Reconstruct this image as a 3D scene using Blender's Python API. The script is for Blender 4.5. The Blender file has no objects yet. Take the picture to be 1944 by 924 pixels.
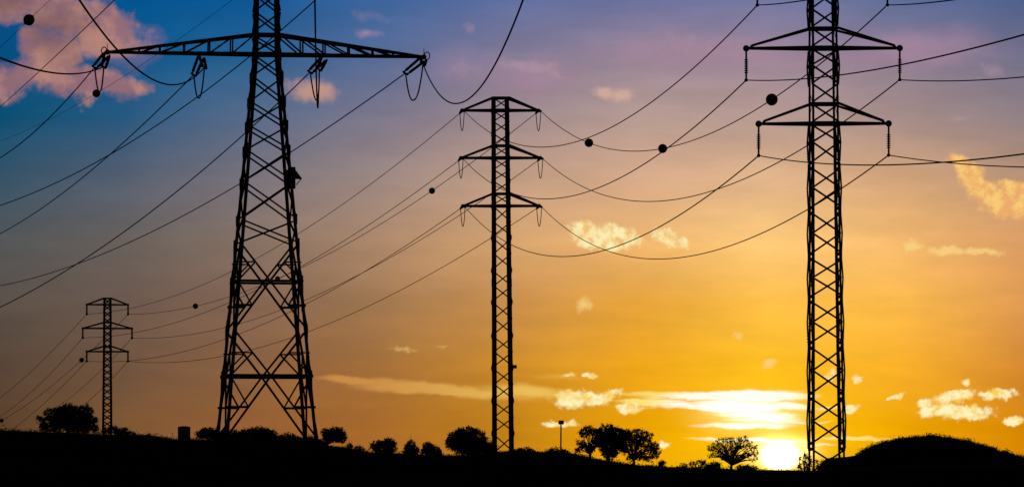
import bpy, math, random
import numpy as np
from mathutils import Matrix, Vector

# ------------------------------------------------------------------ camera
F, CX, H0, EYE = 9000.0, 972.0, 893.0, 1.7      # telephoto: image 1944 x 924, level camera, horizon row 893
SUN_AZ, SUN_EL = math.degrees(math.atan((1480 - CX) / F)), 0.18
scene = bpy.context.scene
col = scene.collection
cam_data = bpy.data.cameras.new('camera')
cam = bpy.data.objects.new('camera', cam_data)
col.objects.link(cam)
cam.location = (0, 0, EYE)
cam.rotation_euler = (math.radians(90), 0, 0)
cam_data.sensor_width = 36
cam_data.lens = 36 * F / 1944
cam_data.shift_y = (H0 - 462) / 1944
cam_data.clip_end = 30000
scene.camera = cam

scene.view_settings.view_transform = 'Standard'
scene.view_settings.look = 'None'
scene.view_settings.exposure = 0
scene.view_settings.gamma = 1

# ------------------------------------------------------------------ world
world = bpy.data.worlds.new('World')
scene.world = world
world.use_nodes = True
NT = world.node_tree
NT.nodes.clear()
L = NT.links


def lin(c):
    out = []
    for v in c:
        v = v / 255.0
        out.append(v / 12.92 if v <= 0.04045 else ((v + 0.055) / 1.055) ** 2.4)
    return out


def node(t, **kw):
    n = NT.nodes.new(t)
    for k, v in kw.items():
        setattr(n, k, v)
    return n


def math_n(op, a, b=None, c=None, clamp=False):
    n = node('ShaderNodeMath', operation=op, use_clamp=clamp)
    for i, v in enumerate((a, b, c)):
        if v is None:
            continue
        if isinstance(v, (int, float)):
            n.inputs[i].default_value = v
        else:
            L.new(v, n.inputs[i])
    return n.outputs[0]


def rng(v, a, b, c=0.0, d=1.0, mode='SMOOTHSTEP'):
    n = node('ShaderNodeMapRange', interpolation_type=mode)
    L.new(v, n.inputs['Value'])
    for k, x in zip(('From Min', 'From Max', 'To Min', 'To Max'), (a, b, c, d)):
        n.inputs[k].default_value = x
    return n.outputs[0]


def mixc(f, a, b, blend='MIX'):
    n = node('ShaderNodeMix', data_type='RGBA', blend_type=blend, clamp_factor=True)
    if isinstance(f, (int, float)):
        n.inputs[0].default_value = f
    else:
        L.new(f, n.inputs[0])
    for i, v in ((6, a), (7, b)):
        if isinstance(v, (list, tuple)):
            n.inputs[i].default_value = (*v[:3], 1)
        else:
            L.new(v, n.inputs[i])
    return n.outputs[2]


tc = node('ShaderNodeTexCoord')
sep = node('ShaderNodeSeparateXYZ')
L.new(tc.outputs['Generated'], sep.inputs[0])
dx, dy, dz = sep.outputs
hyp = math_n('SQRT', math_n('ADD', math_n('MULTIPLY', dx, dx), math_n('MULTIPLY', dy, dy)))
AZ = math_n('ARCTAN2', dx, dy)              # azimuth, radians, 0 = +Y
EL = math_n('ARCTAN2', dz, hyp)             # elevation, radians
U = math_n('MULTIPLY_ADD', AZ, F, CX)       # azimuth scale: 9000 units per radian
V = math_n('MULTIPLY_ADD', EL, -F, H0)      # elevation scale, growing downwards
UV = node('ShaderNodeCombineXYZ')
L.new(U, UV.inputs[0])
L.new(V, UV.inputs[1])
UV = UV.outputs[0]

COLS = [0, 243, 486, 729, 972, 1215, 1458, 1701, 1944]
ROWS = [0, 115, 230, 345, 460, 575, 690, 805, 893]
GRID = [
 [(10,76,138),(2,84,144),(12,87,148),(60,102,158),(94,110,158),(107,113,158),(113,117,159),(92,110,154),(75,96,142)],
 [(4,79,126),(8,88,139),(39,97,143),(89,108,150),(130,122,148),(153,134,150),(156,136,151),(139,124,144),(115,113,139)],
 [(8,79,114),(40,89,127),(89,107,136),(127,120,138),(160,139,141),(184,156,146),(181,152,143),(169,143,138),(144,127,131)],
 [(52,83,103),(88,97,113),(123,115,122),(159,137,129),(194,157,131),(216,171,137),(226,181,138),(211,165,122),(185,147,118)],
 [(83,86,88),(105,97,92),(134,114,101),(176,138,108),(213,163,111),(238,181,110),(255,202,122),(245,186,111),(220,158,101)],
 [(90,80,72),(108,88,77),(132,101,82),(163,121,81),(200,142,76),(231,164,58),(255,192,72),(253,187,76),(224,154,83)],
 [(87,69,56),(112,84,64),(138,98,66),(165,112,58),(206,140,44),(242,168,28),(255,192,33),(252,178,43),(213,137,52)],
 [(90,64,44),(126,87,52),(149,95,50),(169,107,42),(193,129,22),(234,160,2),(255,198,6),(241,168,2),(214,133,3)],
 [(97,70,43),(131,88,50),(156,98,49),(172,106,38),(198,129,18),(248,170,2),(255,205,17),(240,167,2),(216,137,2)],
]
fac = rng(U, COLS[0], COLS[-1], mode='LINEAR')
cur = None
for r, row in enumerate(GRID):
    cr = node('ShaderNodeValToRGB')
    cr.color_ramp.interpolation = 'LINEAR'
    el = cr.color_ramp.elements
    while len(el) < len(COLS):
        el.new(0.5)
    for i, c in enumerate(row):
        el[i].position = i / 8.0
        el[i].color = (*lin(c), 1)
    L.new(fac, cr.inputs[0])
    if cur is None:
        cur = cr.outputs[0]
    else:
        cur = mixc(rng(V, ROWS[r - 1], ROWS[r], mode='LINEAR'), cur, cr.outputs[0])
sky = cur


def noise(scale, detail=5.0, rough=0.55, vec=None, stretch=(1, 1, 1), off=(0, 0, 0)):
    m = node('ShaderNodeMapping')
    L.new(vec if vec is not None else UV, m.inputs[0])
    m.inputs['Scale'].default_value = stretch
    m.inputs['Location'].default_value = off
    n = node('ShaderNodeTexNoise', noise_dimensions='2D')
    L.new(m.outputs[0], n.inputs['Vector'])
    n.inputs['Scale'].default_value = scale
    n.inputs['Detail'].default_value = detail
    n.inputs['Roughness'].default_value = rough
    return n


def warp(amount, scale, off=(0, 0, 0)):
    n = noise(scale, 4, 0.6, off=off)
    s = node('ShaderNodeVectorMath', operation='SUBTRACT')
    L.new(n.outputs['Color'], s.inputs[0])
    s.inputs[1].default_value = (0.5, 0.5, 0.5)
    m = node('ShaderNodeVectorMath', operation='MULTIPLY')
    L.new(s.outputs[0], m.inputs[0])
    m.inputs[1].default_value = (amount, amount * 0.6, 0)
    a = node('ShaderNodeVectorMath', operation='ADD')
    L.new(UV, a.inputs[0])
    L.new(m.outputs[0], a.inputs[1])
    return a.outputs[0]


CHAIN = []


def blobs(items, vec, mode='MAXIMUM'):
    """items: (cx, cy, rx, ry, rotation degrees, weight) -> 0..weight bumps joined."""
    out = None
    for (cx, cy, rx, ry, rot, w) in items:
        src = vec
        if CHAIN:           # evaluate the bumps one after another: keeps the world shader's stack small
            ma = node('ShaderNodeVectorMath', operation='MULTIPLY_ADD')
            L.new(CHAIN[-1], ma.inputs[0])
            ma.inputs[1].default_value = (1e-9, 1e-9, 1e-9)
            L.new(vec, ma.inputs[2])
            src = ma.outputs[0]
        m = node('ShaderNodeMapping', vector_type='TEXTURE')
        L.new(src, m.inputs[0])
        m.inputs['Location'].default_value = (cx, cy, 0)
        m.inputs['Rotation'].default_value = (0, 0, math.radians(rot))
        m.inputs['Scale'].default_value = (rx, ry, 1)
        ln = node('ShaderNodeVectorMath', operation='LENGTH')
        L.new(m.outputs[0], ln.inputs[0])
        v = rng(ln.outputs['Value'], 1.6, 0.0, 0.0, w, mode='SMOOTHSTEP')
        out = v if out is None else math_n(mode, out, v)
        CHAIN.append(out)
    return out


def clouds(base, items, color, vec, nz, amp=0.55, lo=0.42, hi=0.7, alpha=1.0, grow=1.0):
    items = [(a_, b_, c_ * grow, d_ * grow, e_, f_) for a_, b_, c_, d_, e_, f_ in items]
    b = blobs(items, vec)
    n = math_n('MULTIPLY', math_n('SUBTRACT', nz, 0.5), amp)
    gate = rng(b, 0.02, 0.25)
    d = math_n('MULTIPLY', math_n('ADD', b, n), gate)
    a = math_n('MULTIPLY', rng(d, lo, hi), alpha)
    CHAIN.append(a)
    return mixc(a, base, color), a


W1 = warp(46, 0.013)
W2 = warp(20, 0.035, (31, 7, 0))
N1 = noise(0.016, 6, 0.58).outputs['Fac']
N2 = noise(0.045, 6, 0.62, off=(13, 5, 0)).outputs['Fac']
NS = noise(0.03, 5, 0.6, stretch=(0.14, 1, 1), off=(3, 9, 0)).outputs['Fac']

W4 = warp(30, 0.045, (17, 3, 0))
N4 = noise(0.06, 7, 0.66, off=(23, 15, 0)).outputs['Fac']
# pink cloud bank, high on the left
W3 = warp(120, 0.011, (5, 2, 0))
N3 = noise(0.014, 6, 0.58, off=(2, 8, 0)).outputs['Fac']
pinkc = mixc(rng(N3, 0.38, 0.62), lin((146, 108, 118)), lin((182, 132, 120)))
pinkc = mixc(blobs([(95, 62, 70, 48, 0, 0.8), (10, 10, 60, 34, 0, 0.75), (150, 110, 60, 30, 0, 0.4)], W3), pinkc, lin((120, 88, 92)))
pink_items = [(110, 30, 78, 44, 10, 1), (20, 18, 60, 34, 0, 1), (200, 62, 66, 44, 15, 0.95), (95, 110, 70, 48, 0, 1), (60, 150, 90, 36, 0, 1),
              (165, 160, 76, 34, 0, 1), (225, 168, 56, 30, 5, 0.95), (15, 160, 50, 34, 0, 0.9)]
sky, _ = clouds(sky, pink_items + [(250, 90, 60, 50, 40, 0.8)], lin((108, 100, 140)), W3, N3, 0.5, 0.1, 0.75, 0.7)
sky, _ = clouds(sky, pink_items, pinkc, W3, N3, 0.85, 0.16, 0.72, 0.96, 1.12)
# broad mauve haze and faint uneven bands
sky, _ = clouds(sky, [(1330, 105, 250, 50, 3, 0.9), (1720, 100, 220, 48, -3, 0.9), (1010, 150, 160, 55, 5, 0.8), (860, 130, 70, 60, 0, 0.6)],
                lin((172, 134, 156)), W1, N3, 0.5, 0.15, 1.1, 0.6)
NB = noise(0.02, 5, 0.62, stretch=(0.22, 1, 1), off=(41, 3, 0)).outputs['Fac']
bandf = node('ShaderNodeVectorMath', operation='SCALE')
L.new(sky, bandf.inputs[0])
L.new(rng(NB, 0.3, 0.7, 0.94, 1.06, 'LINEAR'), bandf.inputs['Scale'])
sky = bandf.outputs[0]
# soft mauve wisps across the top
sky, _ = clouds(sky, [(595, 178, 48, 20, 5, 0.9), (560, 165, 30, 14, 0, 0.6)], lin((200, 152, 132)), W1, N2, 0.5, 0.2, 0.9, 0.85, 1.25)
sky, _ = clouds(sky, [(695, 68, 26, 12, 0, 0.6), (700, 35, 50, 16, 10, 0.4), (1000, 128, 60, 12, 5, 0.7), (1050, 145, 26, 12, 30, 0.6),
                      (885, 60, 18, 20, 0, 0.45), (880, 140, 40, 30, 0, 0.45), (1885, 140, 26, 14, 10, 0.6), (1300, 90, 130, 30, 0, 0.4),
                      (1822, 232, 24, 6, -10, 0.6)],
                lin((184, 150, 165)), W1, N2, 0.5, 0.2, 0.95, 0.7, 1.2)
sky, _ = clouds(sky, [(1150, 178, 22, 12, 8, 0.9), (1180, 183, 22, 12, 0, 0.85)], lin((212, 172, 155)), W2, N2, 0.6, 0.15, 0.85, 0.85, 1.3)
# orange cloud at the right edge
oc = mixc(rng(N2, 0.35, 0.65), lin((240, 172, 105)), lin((252, 205, 118)))
sky, _ = clouds(sky, [(1818, 310, 26, 14, 25, 1), (1840, 340, 34, 26, 50, 1), (1868, 368, 44, 26, 30, 1), (1905, 388, 56, 26, 15, 1),
                      (1945, 385, 50, 34, 8, 1), (1925, 360, 44, 16, 10, 0.9), (1915, 405, 60, 14, 5, 0.9)],
                oc, W2, N2, 0.6, 0.15, 0.72, 0.9)
# small bright cumulus, mid sky
wc = mixc(rng(N2, 0.3, 0.62), lin((240, 190, 115)), lin((255, 240, 180)))
sky, _ = clouds(sky, [(1112, 440, 34, 19, 8, 1), (1160, 445, 40, 20, 0, 1), (1140, 462, 52, 14, 8, 1), (1196, 455, 22, 18, 0, 0.9),
                      (1262, 448, 26, 14, 5, 1), (1288, 460, 20, 13, 10, 0.95)],
                wc, W4, N4, 0.85, 0.28, 0.78, 0.93, 1.22)
sky, _ = clouds(sky, [(1730, 468, 16, 10, 0, 0.9), (1795, 478, 36, 8, 0, 0.9), (1860, 480, 40, 7, 3, 0.8), (1108, 578, 18, 12, -35, 0.7),
                      (1402, 637, 9, 7, 0, 0.65), (1460, 690, 14, 8, -15, 0.85), (765, 662, 30, 5, 8, 0.5), (838, 658, 14, 4, 0, 0.42)],
                lin((250, 210, 130)), W4, N4, 0.6, 0.2, 0.85, 0.8, 1.35)
# low banks near the sun
wy = mixc(rng(N2, 0.3, 0.6), lin((250, 205, 90)), lin((255, 246, 190)))
sky, _ = clouds(sky, [(1085, 757, 36, 17, 0, 1), (1125, 757, 34, 14, 0, 0.95), (1158, 748, 26, 9, -22, 0.9), (1195, 772, 24, 12, 0, 1),
                      (1065, 805, 38, 6, 0, 0.8), (1262, 843, 13, 7, 0, 0.95), (1122, 712, 14, 6, 0, 0.8), (1083, 712, 16, 5, 0, 0.6),
                      (1812, 752, 44, 12, -10, 1), (1780, 778, 36, 13, -6, 1), (1825, 782, 56, 14, 0, 1), (1890, 748, 34, 11, 0, 1),
                      (1752, 765, 16, 9, -10, 0.9), (1920, 798, 22, 9, 0, 1), (1612, 776, 18, 9, -10, 0.9), (1700, 752, 18, 6, -25, 0.8),
                      (1575, 712, 12, 12, 0, 0.8), (1627, 720, 12, 8, 0, 0.7), (1832, 725, 8, 7, 0, 0.6)],
                wy, W4, N4, 0.85, 0.3, 0.74, 0.95, 1.22)
# long lit streaks
NH = noise(0.06, 5, 0.6, stretch=(0.07, 1, 1), off=(7, 1, 0)).outputs['Fac']
WH = warp(22, 0.02, (9, 9, 0))
stc = mixc(rng(U, 600, 1250), lin((206, 142, 72)), lin((255, 214, 100)))
sky, _ = clouds(sky, [(820, 738, 230, 16, 4.5, 1.1), (670, 722, 80, 10, 5, 1.1), (850, 742, 90, 12, 3, 1.3), (1000, 742, 130, 18, 3, 0.85), (1000, 712, 180, 10, 3, 0.45)],
                stc, WH, NS, 0.7, 0.3, 0.95, 0.85)
hot = mixc(rng(blobs([(1400, 780, 150, 60, 0, 1), (1480, 850, 110, 40, 0, 1)], UV), 0.1, 0.6), lin((255, 226, 120)), (1.1, 1.06, 0.86))
sky, ha = clouds(sky, [(1290, 750, 170, 12, 1, 1.1), (1240, 764, 100, 10, 4, 1.0), (1430, 752, 130, 14, 1, 1.3), (1400, 772, 110, 16, 2, 1.3), (1290, 768, 110, 10, 5, 0.95),
                       (1445, 790, 100, 16, 2, 1.2), (1420, 806, 110, 9, 0, 0.95), (1500, 770, 60, 10, 6, 0.9), (1520, 752, 60, 8, 0, 0.8), (1500, 800, 60, 7, 2, 0.8),
                       (1240, 752, 60, 10, -2, 0.9), (1370, 833, 110, 4, 1, 0.9), (1450, 836, 110, 6, 0, 1.0), (1620, 832, 90, 5, 0, 1.0), (1560, 845, 60, 4, 0, 0.7),
                       (1570, 775, 40, 5, -8, 0.7), (1560, 800, 40, 4, -8, 0.7)],
                 hot, WH, NH, 1.3, 0.35, 1.0, 1.0)


def radial(cx, cy, rx, ry, p, q, amp):
    m = node('ShaderNodeMapping', vector_type='TEXTURE')
    L.new(UV, m.inputs[0])
    m.inputs['Location'].default_value = (cx, cy, 0)
    m.inputs['Scale'].default_value = (rx, ry, 1)
    ln = node('ShaderNodeVectorMath', operation='LENGTH')
    L.new(m.outputs[0], ln.inputs[0])
    return math_n('MULTIPLY', math_n('POWER', rng(ln.outputs['Value'], p, q), 2.0), amp)


def add_col(base, f, c):
    v = node('ShaderNodeVectorMath', operation='SCALE')
    v.inputs[0].default_value = c
    L.new(f, v.inputs['Scale'])
    a = node('ShaderNodeVectorMath', operation='ADD')
    L.new(base, a.inputs[0])
    L.new(v.outputs[0], a.inputs[1])
    return a.outputs[0]


sky = add_col(sky, radial(1425, 785, 190, 70, 1, 0, 0.55), (0.9, 0.75, 0.42))     # light scattered by the thin streaks
sky = add_col(sky, radial(1482, 857, 115, 58, 1, 0, 2.6), (1.0, 0.78, 0.30))      # aureole
sun_len = radial(1480, 866, 52, 40, 1, 0.1, 9.0)
sky = add_col(sky, sun_len, (1.0, 0.9, 0.6))                                      # the sun itself

# dusk away from the sunset quarter, physical sky there
nish = node('ShaderNodeTexSky', sky_type='NISHITA', sun_disc=False)
nish.sun_elevation = math.radians(SUN_EL)
nish.sun_rotation = math.radians(SUN_AZ)
dusk = node('ShaderNodeVectorMath', operation='SCALE')
L.new(nish.outputs[0], dusk.inputs[0])
dusk.inputs['Scale'].default_value = 0.02
absaz = math_n('ABSOLUTE', AZ)
away = math_n('MAXIMUM', rng(absaz, 0.13, 0.5), rng(EL, 0.11, 0.4))
sky = mixc(away, sky, dusk.outputs[0])
sky = mixc(rng(EL, -0.006, -0.03), sky, (0.004, 0.004, 0.004))
bg = node('ShaderNodeBackground')
L.new(sky, bg.inputs[0])
bg.inputs[1].default_value = 1.0
wo = node('ShaderNodeOutputWorld')
L.new(bg.outputs[0], wo.inputs[0])

# ------------------------------------------------------------------ sun lamp
sd = bpy.data.lights.new('sun', 'SUN')
sd.energy = 0.5
sd.angle = math.radians(0.5)
sd.color = (1.0, 0.62, 0.25)
so = bpy.data.objects.new('sun', sd)
col.objects.link(so)
d = Vector((math.sin(math.radians(SUN_AZ)), math.cos(math.radians(SUN_AZ)), math.tan(math.radians(SUN_EL + 0.15))))
so.rotation_euler = d.to_track_quat('Z', 'Y').to_euler()
so.location = (40, 60, 60)


# ------------------------------------------------------------------ helpers
def P(px, py, D):
    return Vector(((px - CX) / F * D, D, EYE + (H0 - py) / F * D))


def material(name, base, rough=0.7, metal=0.0, var=0.3, scale=3.0, translucent=0.0, spec=0.5):
    m = bpy.data.materials.new(name)
    m.use_nodes = True
    nt = m.node_tree
    b = nt.nodes['Principled BSDF']
    n = nt.nodes.new('ShaderNodeTexNoise')
    n.inputs['Scale'].default_value = scale
    n.inputs['Detail'].default_value = 4
    t = nt.nodes.new('ShaderNodeTexCoord')
    nt.links.new(t.outputs['Object'], n.inputs['Vector'])
    r = nt.nodes.new('ShaderNodeValToRGB')
    r.color_ramp.elements[0].position = 0.3
    r.color_ramp.elements[1].position = 0.7
    r.color_ramp.elements[0].color = (*[c * (1 - var) for c in base], 1)
    r.color_ramp.elements[1].color = (*[min(1, c * (1 + var)) for c in base], 1)
    nt.links.new(n.outputs['Fac'], r.inputs[0])
    nt.links.new(r.outputs[0], b.inputs['Base Color'])
    b.inputs['Roughness'].default_value = rough
    b.inputs['Metallic'].default_value = metal
    b.inputs['Specular IOR Level'].default_value = spec
    if translucent:
        tr = nt.nodes.new('ShaderNodeBsdfTranslucent')
        nt.links.new(r.outputs[0], tr.inputs[0])
        mx = nt.nodes.new('ShaderNodeMixShader')
        mx.inputs[0].default_value = translucent
        nt.links.new(b.outputs[0], mx.inputs[1])
        nt.links.new(tr.outputs[0], mx.inputs[2])
        nt.links.new(mx.outputs[0], nt.nodes['Material Output'].inputs[0])
    return m


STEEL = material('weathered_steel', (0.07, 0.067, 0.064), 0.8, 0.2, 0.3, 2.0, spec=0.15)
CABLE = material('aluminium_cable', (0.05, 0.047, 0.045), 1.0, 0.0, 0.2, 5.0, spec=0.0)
GLASSY = material('brown_porcelain', (0.06, 0.03, 0.02), 0.35, 0.0, 0.2, 5.0)
BALLM = material('marker_ball_paint', (0.25, 0.05, 0.02), 0.6, 0.0, 0.2, 2.0, spec=0.2)
LEAF = material('dark_foliage', (0.04, 0.06, 0.02), 0.8, 0.0, 0.4, 1.5, 0.25, spec=0.1)
LEAFW = material('dry_foliage', (0.12, 0.08, 0.03), 0.8, 0.0, 0.4, 1.5, 0.5, spec=0.1)
BARK = material('bark', (0.08, 0.06, 0.045), 0.9, 0.0, 0.3, 4.0, spec=0.1)
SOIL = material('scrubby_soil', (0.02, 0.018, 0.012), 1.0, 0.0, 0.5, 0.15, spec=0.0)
SCRUB = material('scrub', (0.035, 0.045, 0.02), 0.9, 0.0, 0.4, 0.5, 0.15, spec=0.1)
CONC = material('concrete', (0.22, 0.2, 0.18), 0.9, 0.0, 0.2, 2.0, spec=0.1)
PAINT = material('sign_paint', (0.06, 0.06, 0.06), 0.6, 0.0, 0.1, 2.0)


class MB:
    def __init__(s):
        s.v, s.f = [], []

    def add(s, v, f):
        o = len(s.v)
        s.v += [tuple(x) for x in v]
        s.f += [tuple(i + o for i in q) for q in f]

    def bar(s, a, b, w, h=None):
        """square bar from a to b"""
        a, b = Vector(a), Vector(b)
        d = (b - a)
        if d.length < 1e-6:
            return
        d.normalize()
        up = Vector((0, 0, 1)) if abs(d.z) < 0.95 else Vector((0, 1, 0))
        x = d.cross(up).normalized()
        y = d.cross(x).normalized()
        h = h or w
        vs = []
        for p in (a, b):
            for sx, sy in ((-1, -1), (1, -1), (1, 1), (-1, 1)):
                vs.append(p + x * (sx * w / 2) + y * (sy * h / 2))
        s.add(vs, [(0, 1, 2, 3), (7, 6, 5, 4), (0, 4, 5, 1), (1, 5, 6, 2), (2, 6, 7, 3), (3, 7, 4, 0)])

    def angle(s, a, b, w, inx, iny, t=0.025):
        """L-section: corner line a-b, flanges running along inx and iny"""
        a, b = Vector(a), Vector(b)
        X, Y = Vector(inx).normalized(), Vector(iny).normalized()
        prof = [(0, 0), (w, 0), (w, t), (t, t), (t, w), (0, w)]
        vs = [p + X * u + Y * v for p in (a, b) for u, v in prof]
        f = [(i, (i + 1) % 6, (i + 1) % 6 + 6, i + 6) for i in range(6)] + [(5, 4, 3, 2, 1, 0), (6, 7, 8, 9, 10, 11)]
        s.add(vs, f)

    def box(s, c, sx, sy, sz):
        c = Vector(c)
        s.bar(c - Vector((0, 0, sz / 2)), c + Vector((0, 0, sz / 2)), sx, sy)

    def tube(s, pts, radii, n=7, cap=True):
        pts = [Vector(p) for p in pts]
        if not isinstance(radii, (list, tuple)):
            radii = [radii] * len(pts)
        o = len(s.v)
        prev = None
        for i, p in enumerate(pts):
            d = (pts[min(i + 1, len(pts) - 1)] - pts[max(i - 1, 0)]).normalized()
            if prev is None:
                up = Vector((0, 0, 1)) if abs(d.z) < 0.9 else Vector((1, 0, 0))
                x = d.cross(up).normalized()
            else:
                x = (prev - d * prev.dot(d)).normalized()
            prev = x
            y = d.cross(x)
            for k in range(n):
                a = 2 * math.pi * k / n
                s.v.append(tuple(p + (x * math.cos(a) + y * math.sin(a)) * radii[i]))
        for i in range(len(pts) - 1):
            for k in range(n):
                k2 = (k + 1) % n
                s.f.append((o + i * n + k, o + i * n + k2, o + (i + 1) * n + k2, o + (i + 1) * n + k))
        if cap:
            s.f.append(tuple(o + k for k in range(n))[::-1])
            s.f.append(tuple(o + (len(pts) - 1) * n + k for k in range(n)))

    def ball(s, c, r, nu=16, nv=10, sq=(1, 1, 1)):
        c = Vector(c)
        o = len(s.v)
        for j in range(1, nv):
            th = math.pi * j / nv
            for i in range(nu):
                ph = 2 * math.pi * i / nu
                s.v.append((c.x + r * sq[0] * math.sin(th) * math.cos(ph), c.y + r * sq[1] * math.sin(th) * math.sin(ph), c.z + r * sq[2] * math.cos(th)))
        s.v += [(c.x, c.y, c.z + r * sq[2]), (c.x, c.y, c.z - r * sq[2])]
        t, b = len(s.v) - 2, len(s.v) - 1
        for j in range(nv - 2):
            for i in range(nu):
                i2 = (i + 1) % nu
                s.f.append((o + j * nu + i, o + (j + 1) * nu + i, o + (j + 1) * nu + i2, o + j * nu + i2))
        for i in range(nu):
            i2 = (i + 1) % nu
            s.f.append((t, o + i, o + i2))
            s.f.append((b, o + (nv - 2) * nu + i2, o + (nv - 2) * nu + i))

    def build(s, name, mat, parent=None, smooth=False):
        me = bpy.data.meshes.new(name)
        me.from_pydata(s.v, [], s.f)
        me.materials.append(mat)
        if smooth:
            me.polygons.foreach_set('use_smooth', [True] * len(me.polygons))
        me.update()
        o = bpy.data.objects.new(name, me)
        col.objects.link(o)
        if parent is not None:
            o.parent = parent
        return o


def tag(o, label, cat, group=None, kind=None):
    if label:
        o['label'] = label
    if cat:
        o['category'] = cat
    if group:
        o['group'] = group
    if kind:
        o['kind'] = kind
    return o


def empty(name, loc, label, cat, group=None, rz=0.0, ry=0.0):
    o = bpy.data.objects.new(name, None)
    col.objects.link(o)
    o.location = loc
    o.rotation_euler = (0, ry, rz)
    return tag(o, label, cat, group)


# ------------------------------------------------------------------ terrain
SIL = [(-900, 810), (-300, 812), (0, 817), (75, 820), (190, 825), (270, 826), (300, 829), (335, 834), (400, 836), (480, 838), (600, 842),
       (660, 850), (700, 858), (760, 861), (870, 865), (940, 860), (985, 857), (1040, 858), (1080, 859), (1100, 864), (1130, 871), (1200, 882),
       (1250, 885), (1300, 888), (1400, 891), (1440, 892), (1480, 892), (1540, 893), (1620, 890), (1760, 884), (1944, 884), (2600, 880)]
SX, SY = zip(*SIL)


def fract_noise(x, seed, octs=4):
    rs = np.random.RandomState(seed)
    out = 0
    for k in range(octs):
        tab = rs.rand(512) * 2 - 1
        xx = np.asarray(x) * 2.0 ** k
        i = np.floor(xx).astype(int)
        f = xx - i
        f = f * f * (3 - 2 * f)
        out = out + (tab[i % 512] * (1 - f) + tab[(i + 1) % 512] * f) * 0.5 ** k
    return out


def sstep(a, b, x):
    t = np.clip((np.asarray(x, float) - a) / (b - a), 0, 1)
    return t * t * (3 - 2 * t)


def terrain(x, y):
    x = np.asarray(x, float)
    y = np.asarray(y, float)
    u = CX + x / np.maximum(y, 60) * F
    S = np.interp(u, SX, SY)
    off = np.interp(y, [330, 700, 1150], [5.0, 1.0, 0.0])
    z = sstep(50, 340, y) * (EYE + (H0 - S - off) / F * np.minimum(y, 1150))
    far = sstep(1150, 1700, y)
    z = z * (1 - far) - 16 * far
    z = z + 0.05 * fract_noise(x * 0.35 + y * 0.013 + 500, 3, 3) * sstep(20, 200, y)
    return z


def grid_mesh(name, xs, ys, zf, mat):
    X, Y = np.meshgrid(xs, ys)
    Z = zf(X, Y)
    v = np.stack([X.ravel(), Y.ravel(), Z.ravel()], 1)
    nx, ny = len(xs), len(ys)
    i = (np.arange(ny - 1)[:, None] * nx + np.arange(nx - 1)[None]).ravel()
    f = np.stack([i, i + 1, i + 1 + nx, i + nx], 1)
    me = bpy.data.meshes.new(name)
    me.from_pydata(v.tolist(), [], f.tolist())
    me.materials.append(mat)
    me.polygons.foreach_set('use_smooth', [True] * len(me.polygons))
    o = bpy.data.objects.new(name, me)
    col.objects.link(o)
    return o


xs = np.concatenate([np.linspace(-6000, -400, 12)[:-1], np.linspace(-400, -150, 40)[:-1], np.arange(-150, 150, 0.9), np.linspace(150, 400, 40), np.linspace(400, 6000, 12)[1:]])
ys = np.concatenate([np.linspace(-400, 40, 12)[:-1], np.linspace(40, 360, 60)[:-1], np.linspace(360, 1200, 110)[:-1], np.linspace(1200, 1800, 30)[:-1], np.linspace(1800, 9000, 20)])
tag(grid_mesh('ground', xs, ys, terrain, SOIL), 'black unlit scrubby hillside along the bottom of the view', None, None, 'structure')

# far hill on the right
HP = [(1560, 868), (1600, 867), (1622, 865), (1650, 851), (1680, 840), (1720, 833), (1770, 829), (1800, 833), (1860, 845), (1900, 857), (1944, 871), (2000, 882), (2050, 890), (2100, 896)]
HD = 2500.0


def hill_z(x, y):
    u = CX + x / HD * F
    top = (H0 - np.interp(u, *zip(*HP), left=872, right=898)) / F * HD + EYE
    ridge = np.exp(-((y - HD) / 160.0) ** 2)
    return -22 + (top + 22) * ridge * sstep(1520, 1575, u) + 0.25 * fract_noise(x * 0.25 + y * 0.05 + 900, 8, 3) * ridge


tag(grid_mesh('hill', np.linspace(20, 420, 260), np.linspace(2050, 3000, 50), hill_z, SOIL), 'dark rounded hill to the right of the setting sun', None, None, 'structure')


# ------------------------------------------------------------------ foliage
def leaves_mesh(name, centers, sizes, mat, parent=None, seed=0):
    rs = np.random.RandomState(seed)
    n = len(centers)
    a = rs.normal(size=(n, 3))
    a /= np.linalg.norm(a, axis=1)[:, None]
    b = rs.normal(size=(n, 3))
    b -= a * (a * b).sum(1)[:, None]
    b /= np.linalg.norm(b, axis=1)[:, None]
    s = np.asarray(sizes)[:, None]
    c = np.asarray(centers)
    v = np.stack([c - a * s, c + b * s * 0.55 - a * s * 0.1, c + a * s, c - b * s * 0.55 + a * s * 0.1], 1).reshape(-1, 3)
    f = np.arange(4 * n).reshape(-1, 4)
    me = bpy.data.meshes.new(name)
    me.from_pydata(v.tolist(), [], f.tolist())
    me.materials.append(mat)
    o = bpy.data.objects.new(name, me)
    col.objects.link(o)
    if parent is not None:
        o.parent = parent
    return o


def crown_points(blobs_, k, density, leaf, rs, holes=0.35):
    """blobs in metres (x, z, rx, rz) -> clumped leaf positions filling ellipsoids, with gaps"""
    pts = []
    for (x, z, rx, rz) in blobs_:
        ry = max(rx, rz) * 0.9
        ncl = max(5, int(rx * rz * density / (leaf * leaf) * 0.95))
        for _ in range(ncl):
            while True:
                q = rs.uniform(-1, 1, 3)
                if (q ** 2).sum() < 1:
                    break
            rr = (q ** 2).sum() ** 0.5
            if rr < 0.5 and rs.rand() < holes:
                continue
            c = np.array([x + q[0] * rx, q[1] * ry, z + q[2] * rz])
            cr = leaf * rs.uniform(1.4, 3.4)
            pts.append(c + rs.normal(size=(k, 3)) * cr * 0.5)
    return np.concatenate(pts)


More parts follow.
